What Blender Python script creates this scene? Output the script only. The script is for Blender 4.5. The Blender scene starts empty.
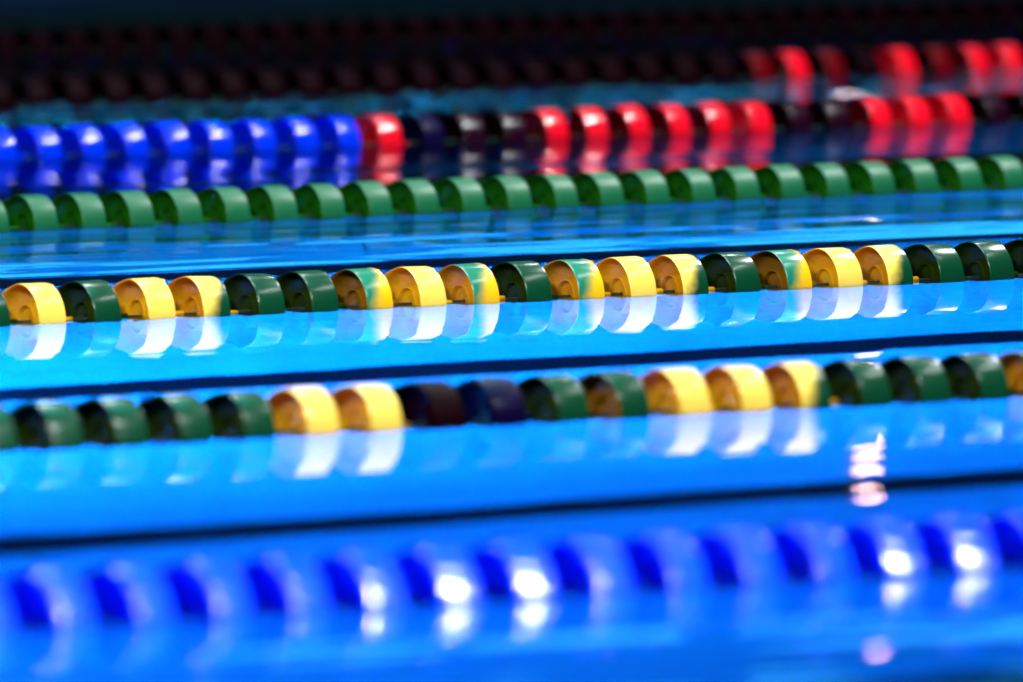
import bpy, bmesh, math, random
from mathutils import Vector, Matrix

# ------------------------------------------------------------------ camera, light, exposure
W, H = 1023, 682
F = 11367.0                       # focal length in pixels (a 400 mm lens)
TH = math.radians(32.0)           # the ropes recede to the right
LANE = 2.5
K, Y0 = 5110.0, -431.0            # waterline of rope n lies at pixel row Y0 + K/n
CAMH = K * (LANE / math.cos(TH)) / F
sc = bpy.context.scene
cam = bpy.data.cameras.new('camera')
cam.sensor_width = 36.0
cam.lens = F * 36.0 / W
cam.clip_end = 300
cam.dof.use_dof = True
cam.dof.focus_distance = 21.0
cam.dof.aperture_fstop = 4.0
cam_ob = bpy.data.objects.new('camera', cam)
sc.collection.objects.link(cam_ob)
PITCH = math.atan((H / 2 - Y0) / F)
cam_ob.location = (0, 0, CAMH)
ROLL = math.radians(0.37)
cam_ob.rotation_euler = (Matrix.Rotation(-TH, 3, 'Z') @ Matrix.Rotation(math.pi / 2 - PITCH, 3, 'X') @ Matrix.Rotation(-ROLL, 3, 'Z')).to_euler()
sc.camera = cam_ob

world = bpy.data.worlds.new('hall_darkness')
sc.world = world
world.use_nodes = True
world.node_tree.nodes['Background'].inputs[0].default_value = (0.01, 0.32, 0.36, 1)
world.node_tree.nodes['Background'].inputs[1].default_value = 0.02

sc.view_settings.view_transform = 'Standard'
sc.view_settings.look = 'None'
sc.view_settings.gamma = 1.0
sc.view_settings.use_curve_mapping = False
sc.view_settings.exposure = 0.0
sc.cycles.use_denoising = True
sc.cycles.caustics_reflective = False
sc.cycles.caustics_refractive = False
sc.cycles.max_bounces = 8
sc.cycles.sample_clamp_indirect = 0.0


def area(name, loc, target, size, power, color, sizey=None):
    l = bpy.data.lights.new(name, 'AREA')
    l.energy = power
    l.color = color
    l.size = size
    if sizey:
        l.shape = 'RECTANGLE'
        l.size_y = sizey
    o = bpy.data.objects.new(name, l)
    o.location = loc
    o.rotation_euler = (Vector(target) - Vector(loc)).to_track_quat('-Z', 'Y').to_euler()
    sc.collection.objects.link(o)
    return o


COOL = (0.93, 0.97, 1.0)
# lamps under the hall's ceiling, over the ropes
for (x, y, size, p) in ((7.0, 11.0, 1.5, 260), (9.0, 14.0, 1.2, 15), (10.6, 17.1, 1.4, 360), (12.0, 19.4, 1.4, 200),
                        (13.8, 22.0, 1.2, 300), (17.6, 24.4, 0.5, 130)):
    area('ceiling_lamp', (x, y, 6.6), (x, y + 0.6, 0), size, p, COOL)
# light added up and to the left to brighten the open cups
area('ceiling_lamp', (4.5, 12.5, 4.5), (11, 18.0, 0), 0.8, 110, (1.0, 0.93, 0.82)).data.spread = math.radians(60)
# broad teal light added over the pool to tint the float tops
area('skylight', (12.4, 18.5, 7.4), (12.4, 18.51, 0), 3.0, 340, (0.08, 0.85, 0.85), 6.5)
# strip lamps up and to the right, whose light glances off the rims
for (x, y, lx, ly, p) in ((11.3, 10.2, 0.4, 2.8, 1100), (15.3, 15.1, 3.5, 0.14, 130), (17.7, 20.2, 2.4, 0.3, 760)):
    area('ceiling_lamp', (x, y, 6.6), (x - 4.2, y + 2.3, 0), lx, p, COOL, ly)
# tall light added out of view to whiten the nearest rope's rims
area('near_window', (11.6, 6.6, 2.9), (7.8, 11.6, 0), 0.9, 300, COOL, 3.6).data.spread = math.radians(36)
# lamps in the pool walls, under the water
BLUE = (0.045, 0.54, 1.0)
for (y, ty, p, sp, g) in ((9.0, 12.6, 340, 60, .50), (13.0, 15.5, 250, 32, .40), (15.5, 17.0, 250, 30, .34), (16.8, 19.3, 1500, 28, .64)):
    l = area('underwater_lamp', (-0.9, y, -0.6), (11, ty, -2.8), 0.5, p, (0.045, g, 1.0))
    l.data.spread = math.radians(sp)
l = area('underwater_lamp', (23.9, 17.0, -0.6), (11, 15.5, -2.8), 0.5, 190, BLUE)
l.data.spread = math.radians(40)
l = area('underwater_lamp', (-0.9, 25.4, -0.6), (14, 26.3, -2.8), 0.4, 100, (0.2, 0.9, 0.8))
l.data.spread = math.radians(9)

# ------------------------------------------------------------------ helpers
col = sc.collection


def link(name, me, parent=None):
    o = bpy.data.objects.new(name, me)
    col.objects.link(o)
    if parent is not None:
        o.parent = parent
    return o


def tag(o, label=None, cat=None, group=None, kind=None):
    if label: o['label'] = label
    if cat: o['category'] = cat
    if group: o['group'] = group
    if kind: o['kind'] = kind
    return o


def new_mat(name):
    m = bpy.data.materials.new(name)
    m.use_nodes = True
    nt = m.node_tree
    nt.nodes.clear()
    return m, nt, nt.nodes.new('ShaderNodeOutputMaterial')


def simple_mat(name, color, rough=0.5, spec=0.5, emit=None, estr=0):
    m, nt, out = new_mat(name)
    b = nt.nodes.new('ShaderNodeBsdfPrincipled')
    b.inputs['Base Color'].default_value = (*color, 1)
    b.inputs['Roughness'].default_value = rough
    b.inputs['Specular IOR Level'].default_value = spec
    if emit:
        b.inputs['Emission Color'].default_value = (*emit, 1)
        b.inputs['Emission Strength'].default_value = estr
    n = nt.nodes.new('ShaderNodeTexNoise')
    n.inputs['Scale'].default_value = 6
    bp = nt.nodes.new('ShaderNodeBump')
    bp.inputs['Strength'].default_value = 0.08
    nt.links.new(n.outputs['Fac'], bp.inputs['Height'])
    nt.links.new(bp.outputs['Normal'], b.inputs['Normal'])
    nt.links.new(b.outputs[0], out.inputs[0])
    return m


def box(name, lo, hi, mat, parent=None, bevel=0.0):
    bm = bmesh.new()
    bmesh.ops.create_cube(bm, size=1)
    for v in bm.verts:
        v.co = Vector([(lo[i] + hi[i]) / 2 + v.co[i] * (hi[i] - lo[i]) for i in range(3)])
    if bevel:
        bmesh.ops.bevel(bm, geom=bm.edges[:], offset=bevel, segments=2, affect='EDGES')
    me = bpy.data.meshes.new(name)
    bm.to_mesh(me); bm.free()
    me.materials.append(mat)
    return link(name, me, parent)


def px_to_X(x, Y):
    u = (x - W / 2) / F
    return Y * (math.sin(TH) + u * math.cos(TH)) / (math.cos(TH) - u * math.sin(TH))


def X_to_px(X, Y):
    s, c = math.sin(TH), math.cos(TH)
    return W / 2 + F * (X * c - Y * s) / (X * s + Y * c)


# ------------------------------------------------------------------ pool shell
POOL_X0, POOL_X1, POOL_Y0, POOL_Y1, DEPTH = -1.0, 24.0, 2.0, 31.0, 2.84

m, nt, out = new_mat('pool_floor_tiles')
geo = nt.nodes.new('ShaderNodeNewGeometry')
sep = nt.nodes.new('ShaderNodeSeparateXYZ')
nt.links.new(geo.outputs['Position'], sep.inputs[0])


def math_node(nt, op, a, b=None, c=None):
    n = nt.nodes.new('ShaderNodeMath')
    n.operation = op
    for i, v in enumerate((a, b, c)):
        if v is None: continue
        if isinstance(v, (int, float)):
            n.inputs[i].default_value = v
        else:
            nt.links.new(v, n.inputs[i])
    return n.outputs[0]


# lane mark: a dark stripe 0.25 m wide along the middle of every lane
fr = math_node(nt, 'FRACT', math_node(nt, 'DIVIDE', sep.outputs['Y'], LANE))
dist = math_node(nt, 'ABSOLUTE', math_node(nt, 'SUBTRACT', fr, 0.5))
stripe = math_node(nt, 'LESS_THAN', dist, 0.125 / LANE)
brick = nt.nodes.new('ShaderNodeTexBrick')
brick.offset = 0.5
brick.inputs['Scale'].default_value = 1.0
brick.inputs['Brick Width'].default_value = 0.25
brick.inputs['Row Height'].default_value = 0.12
brick.inputs['Mortar Size'].default_value = 0.006
brick.inputs['Color1'].default_value = (0.015, 0.30, 0.86, 1)
brick.inputs['Color2'].default_value = (0.02, 0.33, 0.90, 1)
brick.inputs['Mortar'].default_value = (0.03, 0.36, 0.80, 1)
nt.links.new(geo.outputs['Position'], brick.inputs['Vector'])
mix = nt.nodes.new('ShaderNodeMix')
mix.data_type = 'RGBA'
nt.links.new(stripe, mix.inputs['Factor'])
nt.links.new(brick.outputs['Color'], mix.inputs['A'])
mix.inputs['B'].default_value = (0.0, 0.004, 0.03, 1)
b = nt.nodes.new('ShaderNodeBsdfPrincipled')
b.inputs['Roughness'].default_value = 0.9
b.inputs['Specular IOR Level'].default_value = 0.0
nt.links.new(mix.outputs['Result'], b.inputs['Base Color'])
nt.links.new(b.outputs[0], out.inputs[0])
floor_mat = m
wall_tile = simple_mat('pool_wall_tiles', (0.01, 0.10, 0.30), 0.6, 0.1)
dark_tile = simple_mat('dark_wall_tiles', (0.002, 0.015, 0.05), 0.7, 0.1)
deck_mat = simple_mat('deck_stone', (0.02, 0.03, 0.035), 0.9, 0.1)

tag(box('floor', (POOL_X0, POOL_Y0, -DEPTH - .2), (POOL_X1, POOL_Y1, -DEPTH), floor_mat), kind='structure')
tag(box('wall_left', (POOL_X0 - .3, POOL_Y0, -DEPTH - .2), (POOL_X0, POOL_Y1, 0.04), wall_tile), kind='structure')
tag(box('wall_right', (POOL_X1, POOL_Y0, -DEPTH - .2), (POOL_X1 + .3, POOL_Y1, 0.04), wall_tile), kind='structure')
tag(box('wall_front', (POOL_X0 - .3, POOL_Y0 - .3, -DEPTH - .2), (POOL_X1 + .3, POOL_Y0, 0.04), wall_tile), kind='structure')
tag(box('wall_back', (POOL_X0 - .3, POOL_Y1, -DEPTH - .2), (POOL_X1 + .3, POOL_Y1 + .3, 0.04), dark_tile), kind='structure')
tag(box('trim_1', (POOL_X0 - 6, POOL_Y1 + .3, -.2), (POOL_X1 + 12, 36.0, 0.04), deck_mat), kind='structure')
tag(box('trim_2', (POOL_X0 - 6, -3, -.2), (POOL_X1 + 12, POOL_Y0 - .3, 0.04), deck_mat), kind='structure')
hall_mat = simple_mat('hall_wall_paint', (0.006, 0.03, 0.028), 0.8, 0.1)
tag(box('wall_far', (POOL_X0 - 6, 36.0, -.2), (POOL_X1 + 14, 36.3, 7.5), hall_mat), kind='structure')

# ------------------------------------------------------------------ water
m, nt, out = new_mat('pool_water')
geo = nt.nodes.new('ShaderNodeNewGeometry')
sep = nt.nodes.new('ShaderNodeSeparateXYZ')
nt.links.new(geo.outputs['Position'], sep.inputs[0])


def noise(nt, vec, scale, detail, sx=1, sy=1, rot=0, off=(0, 0, 0)):
    mp = nt.nodes.new('ShaderNodeMapping')
    mp.inputs['Scale'].default_value = (sx, sy, 1)
    mp.inputs['Rotation'].default_value = (0, 0, rot)
    mp.inputs['Location'].default_value = off
    nt.links.new(vec, mp.inputs['Vector'])
    n = nt.nodes.new('ShaderNodeTexNoise')
    n.noise_dimensions = '2D'
    n.inputs['Scale'].default_value = scale
    n.inputs['Detail'].default_value = detail
    n.inputs['Roughness'].default_value = 0.4
    nt.links.new(mp.outputs[0], n.inputs['Vector'])
    return n.outputs['Fac']


pos = geo.outputs['Position']
# how lively each lane is (metres of wave height)
ramp = nt.nodes.new('ShaderNodeValToRGB')
cr = ramp.color_ramp
cr.interpolation = 'EASE'
stops = [(5, .5), (12.2, .5), (12.9, .12), (14.4, .12), (15.0, .15), (17.5, .06), (18.6, .3), (19.0, 2.0), (20.0, 1.6), (20.4, .3), (22.5, .3), (23.2, 1.4), (24.6, 1.2), (30, 0.4)]
while len(cr.elements) < len(stops):
    cr.elements.new(0.5)
for e, (y, v) in zip(cr.elements, stops):
    e.position = y / 32.0
    e.color = (v / 2, v / 2, v / 2, 1)
nt.links.new(math_node(nt, 'DIVIDE', sep.outputs['Y'], 32.0), ramp.inputs[0])
big = noise(nt, pos, 0.9, 1.0, 0.45, 1.7, 0.3)
small = noise(nt, pos, 3.0, 1.5, 0.6, 1.7, -0.45, (3, 1, 0))
hsum = math_node(nt, 'ADD', math_node(nt, 'MULTIPLY', big, 0.022), math_node(nt, 'MULTIPLY', small, 0.009))
hgt = math_node(nt, 'MULTIPLY', math_node(nt, 'MULTIPLY', hsum, ramp.outputs[0]), 2.0)
bp = nt.nodes.new('ShaderNodeBump')
bp.inputs['Strength'].default_value = 1.0
bp.inputs['Distance'].default_value = 1.0
nt.links.new(hgt, bp.inputs['Height'])
gl = nt.nodes.new('ShaderNodeBsdfGlossy')
gl.inputs['Roughness'].default_value = 0.0
rf = nt.nodes.new('ShaderNodeBsdfRefraction')
rf.inputs['Roughness'].default_value = 0.0
rf.inputs['IOR'].default_value = 1.333
fz = nt.nodes.new('ShaderNodeFresnel')
fz.inputs['IOR'].default_value = 1.333
for n in (gl, rf, fz):
    nt.links.new(bp.outputs['Normal'], n.inputs['Normal'])
ms = nt.nodes.new('ShaderNodeMixShader')
nt.links.new(fz.outputs[0], ms.inputs[0])
nt.links.new(rf.outputs[0], ms.inputs[1])
nt.links.new(gl.outputs[0], ms.inputs[2])
nt.links.new(ms.outputs[0], out.inputs[0])
water_mat = m
bm = bmesh.new()
bmesh.ops.create_grid(bm, x_segments=25, y_segments=29, size=0.5)
for v in bm.verts:
    v.co = Vector(((POOL_X0 + POOL_X1) / 2 + v.co.x * (POOL_X1 - POOL_X0 - .004), (POOL_Y0 + POOL_Y1) / 2 + v.co.y * (POOL_Y1 - POOL_Y0 - .004), 0))
me = bpy.data.meshes.new('pool_water')
bm.to_mesh(me); bm.free()
for p in me.polygons: p.use_smooth = True
me.materials.append(water_mat)
tag(link('pool_water', me), 'rippled bright blue pool water between and around the lane ropes', 'water', kind='stuff')

# ------------------------------------------------------------------ lane rope floats
R = 0.068
WB = 0.057          # width of the rim band
PITCH_F = 0.1155


def plastic(name, front, rear=None, rough=0.22, trans=0.35, spec=0.5):
    """translucent dyed plastic; where the dye is two-coloured it changes along the float's axis"""
    m, nt, out = new_mat(name)
    tc = nt.nodes.new('ShaderNodeTexCoord')
    sp = nt.nodes.new('ShaderNodeSeparateXYZ')
    nt.links.new(tc.outputs['Object'], sp.inputs[0])
    nz = nt.nodes.new('ShaderNodeTexNoise')
    nz.inputs['Scale'].default_value = 25
    nt.links.new(tc.outputs['Object'], nz.inputs['Vector'])
    mx = nt.nodes.new('ShaderNodeMix'); mx.data_type = 'RGBA'
    if rear is None:
        mx.inputs['A'].default_value = (*front, 1)
        mx.inputs['B'].default_value = (*[c * 0.85 for c in front], 1)
        nt.links.new(nz.outputs['Fac'], mx.inputs['Factor'])
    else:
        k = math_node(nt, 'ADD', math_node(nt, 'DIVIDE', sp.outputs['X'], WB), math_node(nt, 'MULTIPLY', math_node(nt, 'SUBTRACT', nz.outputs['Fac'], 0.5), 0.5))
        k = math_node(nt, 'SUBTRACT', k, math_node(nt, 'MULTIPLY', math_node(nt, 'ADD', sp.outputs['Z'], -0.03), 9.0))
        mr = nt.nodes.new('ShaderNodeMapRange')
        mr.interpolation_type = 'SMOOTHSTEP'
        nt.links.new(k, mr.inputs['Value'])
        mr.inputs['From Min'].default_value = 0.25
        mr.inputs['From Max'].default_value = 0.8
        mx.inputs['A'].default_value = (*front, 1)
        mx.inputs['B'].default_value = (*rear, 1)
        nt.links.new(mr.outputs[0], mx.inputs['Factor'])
    p = nt.nodes.new('ShaderNodeBsdfPrincipled')
    p.inputs['Roughness'].default_value = rough
    p.inputs['IOR'].default_value = 1.5
    p.inputs['Specular IOR Level'].default_value = spec
    nt.links.new(mx.outputs['Result'], p.inputs['Base Color'])
    bp = nt.nodes.new('ShaderNodeBump')
    bp.inputs['Distance'].default_value = 0.001
    bp.inputs['Strength'].default_value = 0.25
    nt.links.new(nz.outputs['Fac'], bp.inputs['Height'])
    nt.links.new(bp.outputs['Normal'], p.inputs['Normal'])
    t = nt.nodes.new('ShaderNodeBsdfTranslucent')
    nt.links.new(mx.outputs['Result'], t.inputs['Color'])
    s = nt.nodes.new('ShaderNodeMixShader')
    s.inputs[0].default_value = trans
    nt.links.new(p.outputs[0], s.inputs[1])
    nt.links.new(t.outputs[0], s.inputs[2])
    nt.links.new(s.outputs[0], out.inputs[0])
    return m


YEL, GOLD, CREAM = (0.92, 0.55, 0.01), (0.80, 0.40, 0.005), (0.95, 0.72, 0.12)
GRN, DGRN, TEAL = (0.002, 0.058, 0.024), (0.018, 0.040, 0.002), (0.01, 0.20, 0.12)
M = {
    'yellow': plastic('yellow_plastic', YEL, spec=0.12, trans=0.5),
    'cream': plastic('pale_yellow_plastic', CREAM),
    'gold': plastic('gold_plastic', GOLD, spec=0.12, trans=0.5),
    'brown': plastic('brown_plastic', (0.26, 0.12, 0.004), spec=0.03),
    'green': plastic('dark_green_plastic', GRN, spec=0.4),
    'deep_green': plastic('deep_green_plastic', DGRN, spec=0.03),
    'leaf_green': plastic('leaf_green_plastic', (0.004, 0.125, 0.048), rough=0.4, spec=0.3),
    'leaf_cup': plastic('leaf_green_cup_plastic', (0.012, 0.17, 0.006), spec=0.05),
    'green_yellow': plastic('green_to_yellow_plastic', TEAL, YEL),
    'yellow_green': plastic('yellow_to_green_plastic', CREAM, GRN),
    'blue': plastic('blue_plastic', (0.0, 0.05, 1.0), rough=0.15, trans=0.6),
    'red': plastic('red_plastic', (0.85, 0.004, 0.02), rough=0.15),
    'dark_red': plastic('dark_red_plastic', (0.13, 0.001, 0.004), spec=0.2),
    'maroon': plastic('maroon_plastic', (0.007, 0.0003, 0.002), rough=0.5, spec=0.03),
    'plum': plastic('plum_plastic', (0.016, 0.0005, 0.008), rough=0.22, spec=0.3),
    'navy': plastic('navy_plastic', (0.003, 0.001, 0.03), rough=0.3, spec=0.1),
    'cable': simple_mat('cable_steel', (0.02, 0.035, 0.03), 0.3),
}
# kind: (rim, cup + hub, words)
KINDS = {
    'y': ('cream', 'yellow', 'yellow float'),
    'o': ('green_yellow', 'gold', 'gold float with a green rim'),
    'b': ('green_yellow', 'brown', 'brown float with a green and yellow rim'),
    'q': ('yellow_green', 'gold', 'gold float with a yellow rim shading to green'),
    'g': ('green', 'deep_green', 'dark green float'),
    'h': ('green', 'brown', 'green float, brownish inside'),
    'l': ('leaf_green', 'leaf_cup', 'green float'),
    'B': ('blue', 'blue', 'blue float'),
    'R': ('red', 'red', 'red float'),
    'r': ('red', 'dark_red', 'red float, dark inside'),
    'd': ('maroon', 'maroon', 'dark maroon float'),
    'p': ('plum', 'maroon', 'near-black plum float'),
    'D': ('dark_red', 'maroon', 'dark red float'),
    'n': ('navy', 'navy', 'dark navy float'),
}


def lathe(bm, prof, seg=48, a0=0, a1=2 * math.pi, closed=True):
    """prof: closed loop of (x, r) revolved about the x axis"""
    full = abs(a1 - a0 - 2 * math.pi) < 1e-6
    n = seg if full else seg + 1
    rings = []
    for i in range(n):
        a = a0 + (a1 - a0) * i / seg
        rings.append([bm.verts.new((x, -r * math.cos(a), r * math.sin(a))) for x, r in prof])
    m = len(prof)
    for i in range(seg):
        A, Bq = rings[i], rings[(i + 1) % n]
        for j in range(m if closed else m - 1):
            k = (j + 1) % m
            bm.faces.new((A[j], A[k], Bq[k], Bq[j]))
    if not full and closed:
        bm.faces.new(rings[0])
        bm.faces.new(rings[-1][::-1])


def finish(bm, name, sharp=38):
    bmesh.ops.recalc_face_normals(bm, faces=bm.faces[:])
    me = bpy.data.meshes.new(name)
    bm.to_mesh(me); bm.free()
    for p in me.polygons: p.use_smooth = True
    me.set_sharp_from_angle(angle=math.radians(sharp))
    return me


def lip(a):
    """the front edge of the ring reaches forward on two opposite quarters"""
    v = 0.0
    for c in (138, 318):
        d = abs((math.degrees(a) - c + 180) % 360 - 180) / 40.0
        if d < 1: v += 0.5 + 0.5 * math.cos(math.pi * d)
    return -0.011 * v


def push_lip(bm, reach=0.02):
    for v in bm.verts:
        if v.co.x < reach:
            a = math.atan2(v.co.z, -v.co.y)
            r = math.hypot(v.co.z, v.co.y)
            k = max(0.0, 1 - max(v.co.x, 0) / reach) * max(0.0, min(1.0, (r - R + .012) / .008))
            v.co.x += lip(a) * k


def rim_mesh():
    bm = bmesh.new()
    t = 0.0032
    prof = [(0.0004, R - .0012), (0.0015, R - .0002), (0.004, R), (WB - .004, R), (WB - .001, R - .0006), (WB, R - .002), (WB - .001, R - t),
            (0.004, R - t + .0012), (0.001, R - t + .0016)]
    lathe(bm, prof, 72)
    push_lip(bm)
    return finish(bm, 'rim')


def cup_mesh():
    """dished web that closes the ring, its wall lightly scalloped"""
    bm = bmesh.new()
    Ri = R - 0.0008
    prof = [(-.0003, Ri), (0.001, Ri - .0016), (0.007, Ri - .0030), (0.013, Ri - .0056), (0.019, Ri - .0100), (0.023, Ri - .0160),
            (0.026, Ri - .024), (0.028, 0.034), (0.030, 0.026), (0.031, 0.010),
            (0.035, 0.010), (0.034, 0.030), (0.031, Ri - .020), (0.024, Ri - .008), (0.016, Ri - .0022), (0.004, Ri - .0006)]
    lathe(bm, prof, 144)
    for v in bm.verts:
        a = math.atan2(v.co.z, -v.co.y)
        r = math.hypot(v.co.z, v.co.y)
        if Ri - .018 < r < Ri - .002 and v.co.x < .024:
            q = (r - (Ri - .018)) / .016
            w = math.sin(math.pi * q)
            f = 1 + 0.014 * w * math.sin(a * 24 + q * 9) / (r / R)
            v.co.y *= f; v.co.z *= f
    push_lip(bm)
    return finish(bm, 'cup', 50)


def hub_mesh():
    bm = bmesh.new()
    prof = [(0.013, 0.0285), (0.0115, 0.0298), (0.013, 0.0315), (0.020, 0.0325), (0.034, 0.034), (0.040, 0.024), (0.048, 0.0062), (0.108, 0.0058),
            (0.109, 0.0054), (0.108, 0.0048), (0.021, 0.0048), (0.0185, 0.010), (0.0195, 0.026)]
    lathe(bm, prof, 40)
    return finish(bm, 'hub')


def fin_mesh(a):
    """one of the three curved blades that stand out behind the rim"""
    bm = bmesh.new()
    prof = [(WB - .004, R - .0060), (WB - .004, R - .0030), (0.0680, R - .0036), (0.0695, R - .0048), (0.068, R - .0064)]
    lathe(bm, prof, 12, a - math.radians(24), a + math.radians(24))
    d = Vector((0, -math.cos(a), math.sin(a))); e = Vector((0, math.sin(a), math.cos(a))) * 0.0012
    pts = [(0.036, 0.022), (0.036, R - .005), (0.067, R - .005), (0.060, 0.011)]
    f1 = [bm.verts.new(Vector((x, 0, 0)) + d * r + e) for x, r in pts]
    f2 = [bm.verts.new(Vector((x, 0, 0)) + d * r - e) for x, r in pts]
    bm.faces.new(f1); bm.faces.new(f2[::-1])
    for j in range(4):
        k = (j + 1) % 4
        bm.faces.new((f1[j], f2[j], f2[k], f1[k]))
    return finish(bm, 'fin')


rim_me, cup_me, hub_me = rim_mesh(), cup_mesh(), hub_mesh()
fin_me = [fin_mesh(math.radians(a)) for a in (108, 204, 290)]
cache = {}


def coloured(me, mat):
    key = (me.name, mat)
    if key not in cache:
        c = me.copy()
        c.materials.clear()
        c.materials.append(M[mat])
        cache[key] = c
    return cache[key]


rnd = random.Random(11)


def make_rope(n, label, xa, xb, steps, pattern, first, tilt=1.5, lift=0.0, tilts={}):
    """xa, xb: pixel columns of the face centres of two floats `steps` apart; pattern[first] is the float at xa"""
    Y = n * LANE
    root = bpy.data.objects.new('lane_rope', None)
    col.objects.link(root)
    Xa, Xb = px_to_X(xa, Y), px_to_X(xb, Y)
    d = (Xb - Xa) / steps
    print('rope', n, 'pitch', round(d, 4), 'count', len(pattern))
    root.location = (Xa, Y, 0)
    tag(root, label, 'lane rope', 'floating lane ropes across the pool')
    x0 = -first * d
    bm = bmesh.new()
    x1 = (len(pattern) - first) * d
    prof = 8
    prev = None
    N = 60
    for i in range(N + 1):
        x = x0 - .15 + (x1 - x0 + .3) * i / N
        ring = [bm.verts.new((x, .0032 * math.cos(a * math.pi / 4), .0032 * math.sin(a * math.pi / 4) + lift)) for a in range(8)]
        if prev:
            for j in range(8):
                bm.faces.new((prev[j], prev[(j + 1) % 8], ring[(j + 1) % 8], ring[j]))
        else:
            bm.faces.new(ring)
        prev = ring
    bm.faces.new(prev[::-1])
    me = finish(bm, 'cable')
    me.materials.append(M['cable'])
    link('cable', me, root)
    sc_f = d / PITCH_F
    for i, k in enumerate(pattern):
        rim, cup, words = KINDS[k]
        fo = link('float', coloured(rim_me, rim), root)
        fo['label'] = words
        fo.location = ((i - first) * d, 0, lift)
        t = tilts.get(i - first)
        if t is None:
            t = (rnd.uniform(-tilt, tilt), rnd.uniform(-tilt, tilt))
        fo.rotation_euler = (math.radians(rnd.uniform(-5, 5)), math.radians(t[0]), math.radians(t[1]))
        s = min(sc_f, 1.04)
        fo.scale = (s, 1, 1)
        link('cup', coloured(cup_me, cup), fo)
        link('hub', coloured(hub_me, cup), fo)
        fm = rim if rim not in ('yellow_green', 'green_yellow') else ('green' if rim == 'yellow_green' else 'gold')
        for f in fin_me:
            link('fin', coloured(f, fm), fo)
    return root


make_rope(4.97, 'blue lane rope nearest the camera, at the bottom of the picture, blurred', 22, 1005, 13, 'BBBBBBBBBBBBBBBBBBBB', 3,
          tilts={i: (0, t) for i, t in {-3: 8, -2: 9, -1: 8, 0: 8, 1: 9, 2: 8, 3: 7, 4: 4, 5: 0.2, 6: -0.8, 7: 4, 8: 6, 9: 5, 10: 5, 11: -2.5, 12: -3.5, 13: 4, 14: 5, 15: 4, 16: 5}.items()})
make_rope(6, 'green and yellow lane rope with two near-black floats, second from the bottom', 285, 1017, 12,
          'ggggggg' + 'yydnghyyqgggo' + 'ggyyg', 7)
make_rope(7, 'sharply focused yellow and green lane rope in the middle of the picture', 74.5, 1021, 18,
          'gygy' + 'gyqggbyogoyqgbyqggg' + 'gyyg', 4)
make_rope(8, 'all green lane rope just above the sharp yellow and green one', 66.5, 990, 20, 'l' * 29, 4)
make_rope(8.97, 'lane rope that is blue at the left and red and near-black at the right', 26, 738, 17,
          'BBBB' + 'BBBBBBBBRnpprrrrrRpprRRpp' + 'prRp', 4, tilt=4.0)
make_rope(9.87, 'dark lane rope with a few lit red floats at the far right', 779, 995, 6,
          'd' * 22 + 'DrDdRDrRd' + 'drRd', 23)
make_rope(10.93, 'farthest lane rope, barely visible dark maroon floats near the top edge', 60, 960, 27, 'd' * 38, 5)

# ------------------------------------------------------------------ far side of the hall (seen only as reflections)
lamp = bpy.data.objects.new('wall_lamp', None)
col.objects.link(lamp)
YL = 35.9
lamp.location = (px_to_X(867, YL), YL, 1.95)
tag(lamp, 'small warm white wall lamp, seen as the pink streak mirrored in the water', 'lamp')
glow = simple_mat('lamp_glass', (0.9, 0.8, 0.8), 0.4, 0.5, (1.0, 0.58, 0.50), 20)
box('back_plate', (-.06, .02, -.12), (.06, .09, .12), M['cable'], lamp, 0.01)
box('lamp_glass', (-.016, -.03, -.09), (.016, .02, .09), glow, lamp, 0.006)

panel_glow = simple_mat('lit_window_glass', (0.05, 0.2, 0.25), 0.3, 0.5, (0.05, 0.62, 0.85), 1.6)  # glowing panels added out of view so the ripples mirror cyan streaks
frame = simple_mat('window_frame_metal', (0.01, 0.015, 0.02), 0.5)
for i in range(5):
    x0 = 8.0 + i * 5.2
    w = box('window_%d' % (i + 1), (x0, 35.93, 3.7), (x0 + 4.9, 35.97, 6.1), panel_glow)
    tag(w, kind='structure')
    for (a, b, c, d) in ((x0, 3.62, x0 + 4.9, 3.7), (x0, 6.1, x0 + 4.9, 6.18), (x0 + 2.4, 3.7, x0 + 2.5, 6.1)):
        box('window_frame', (a, 35.9, b), (c, 35.99, d), frame, w)
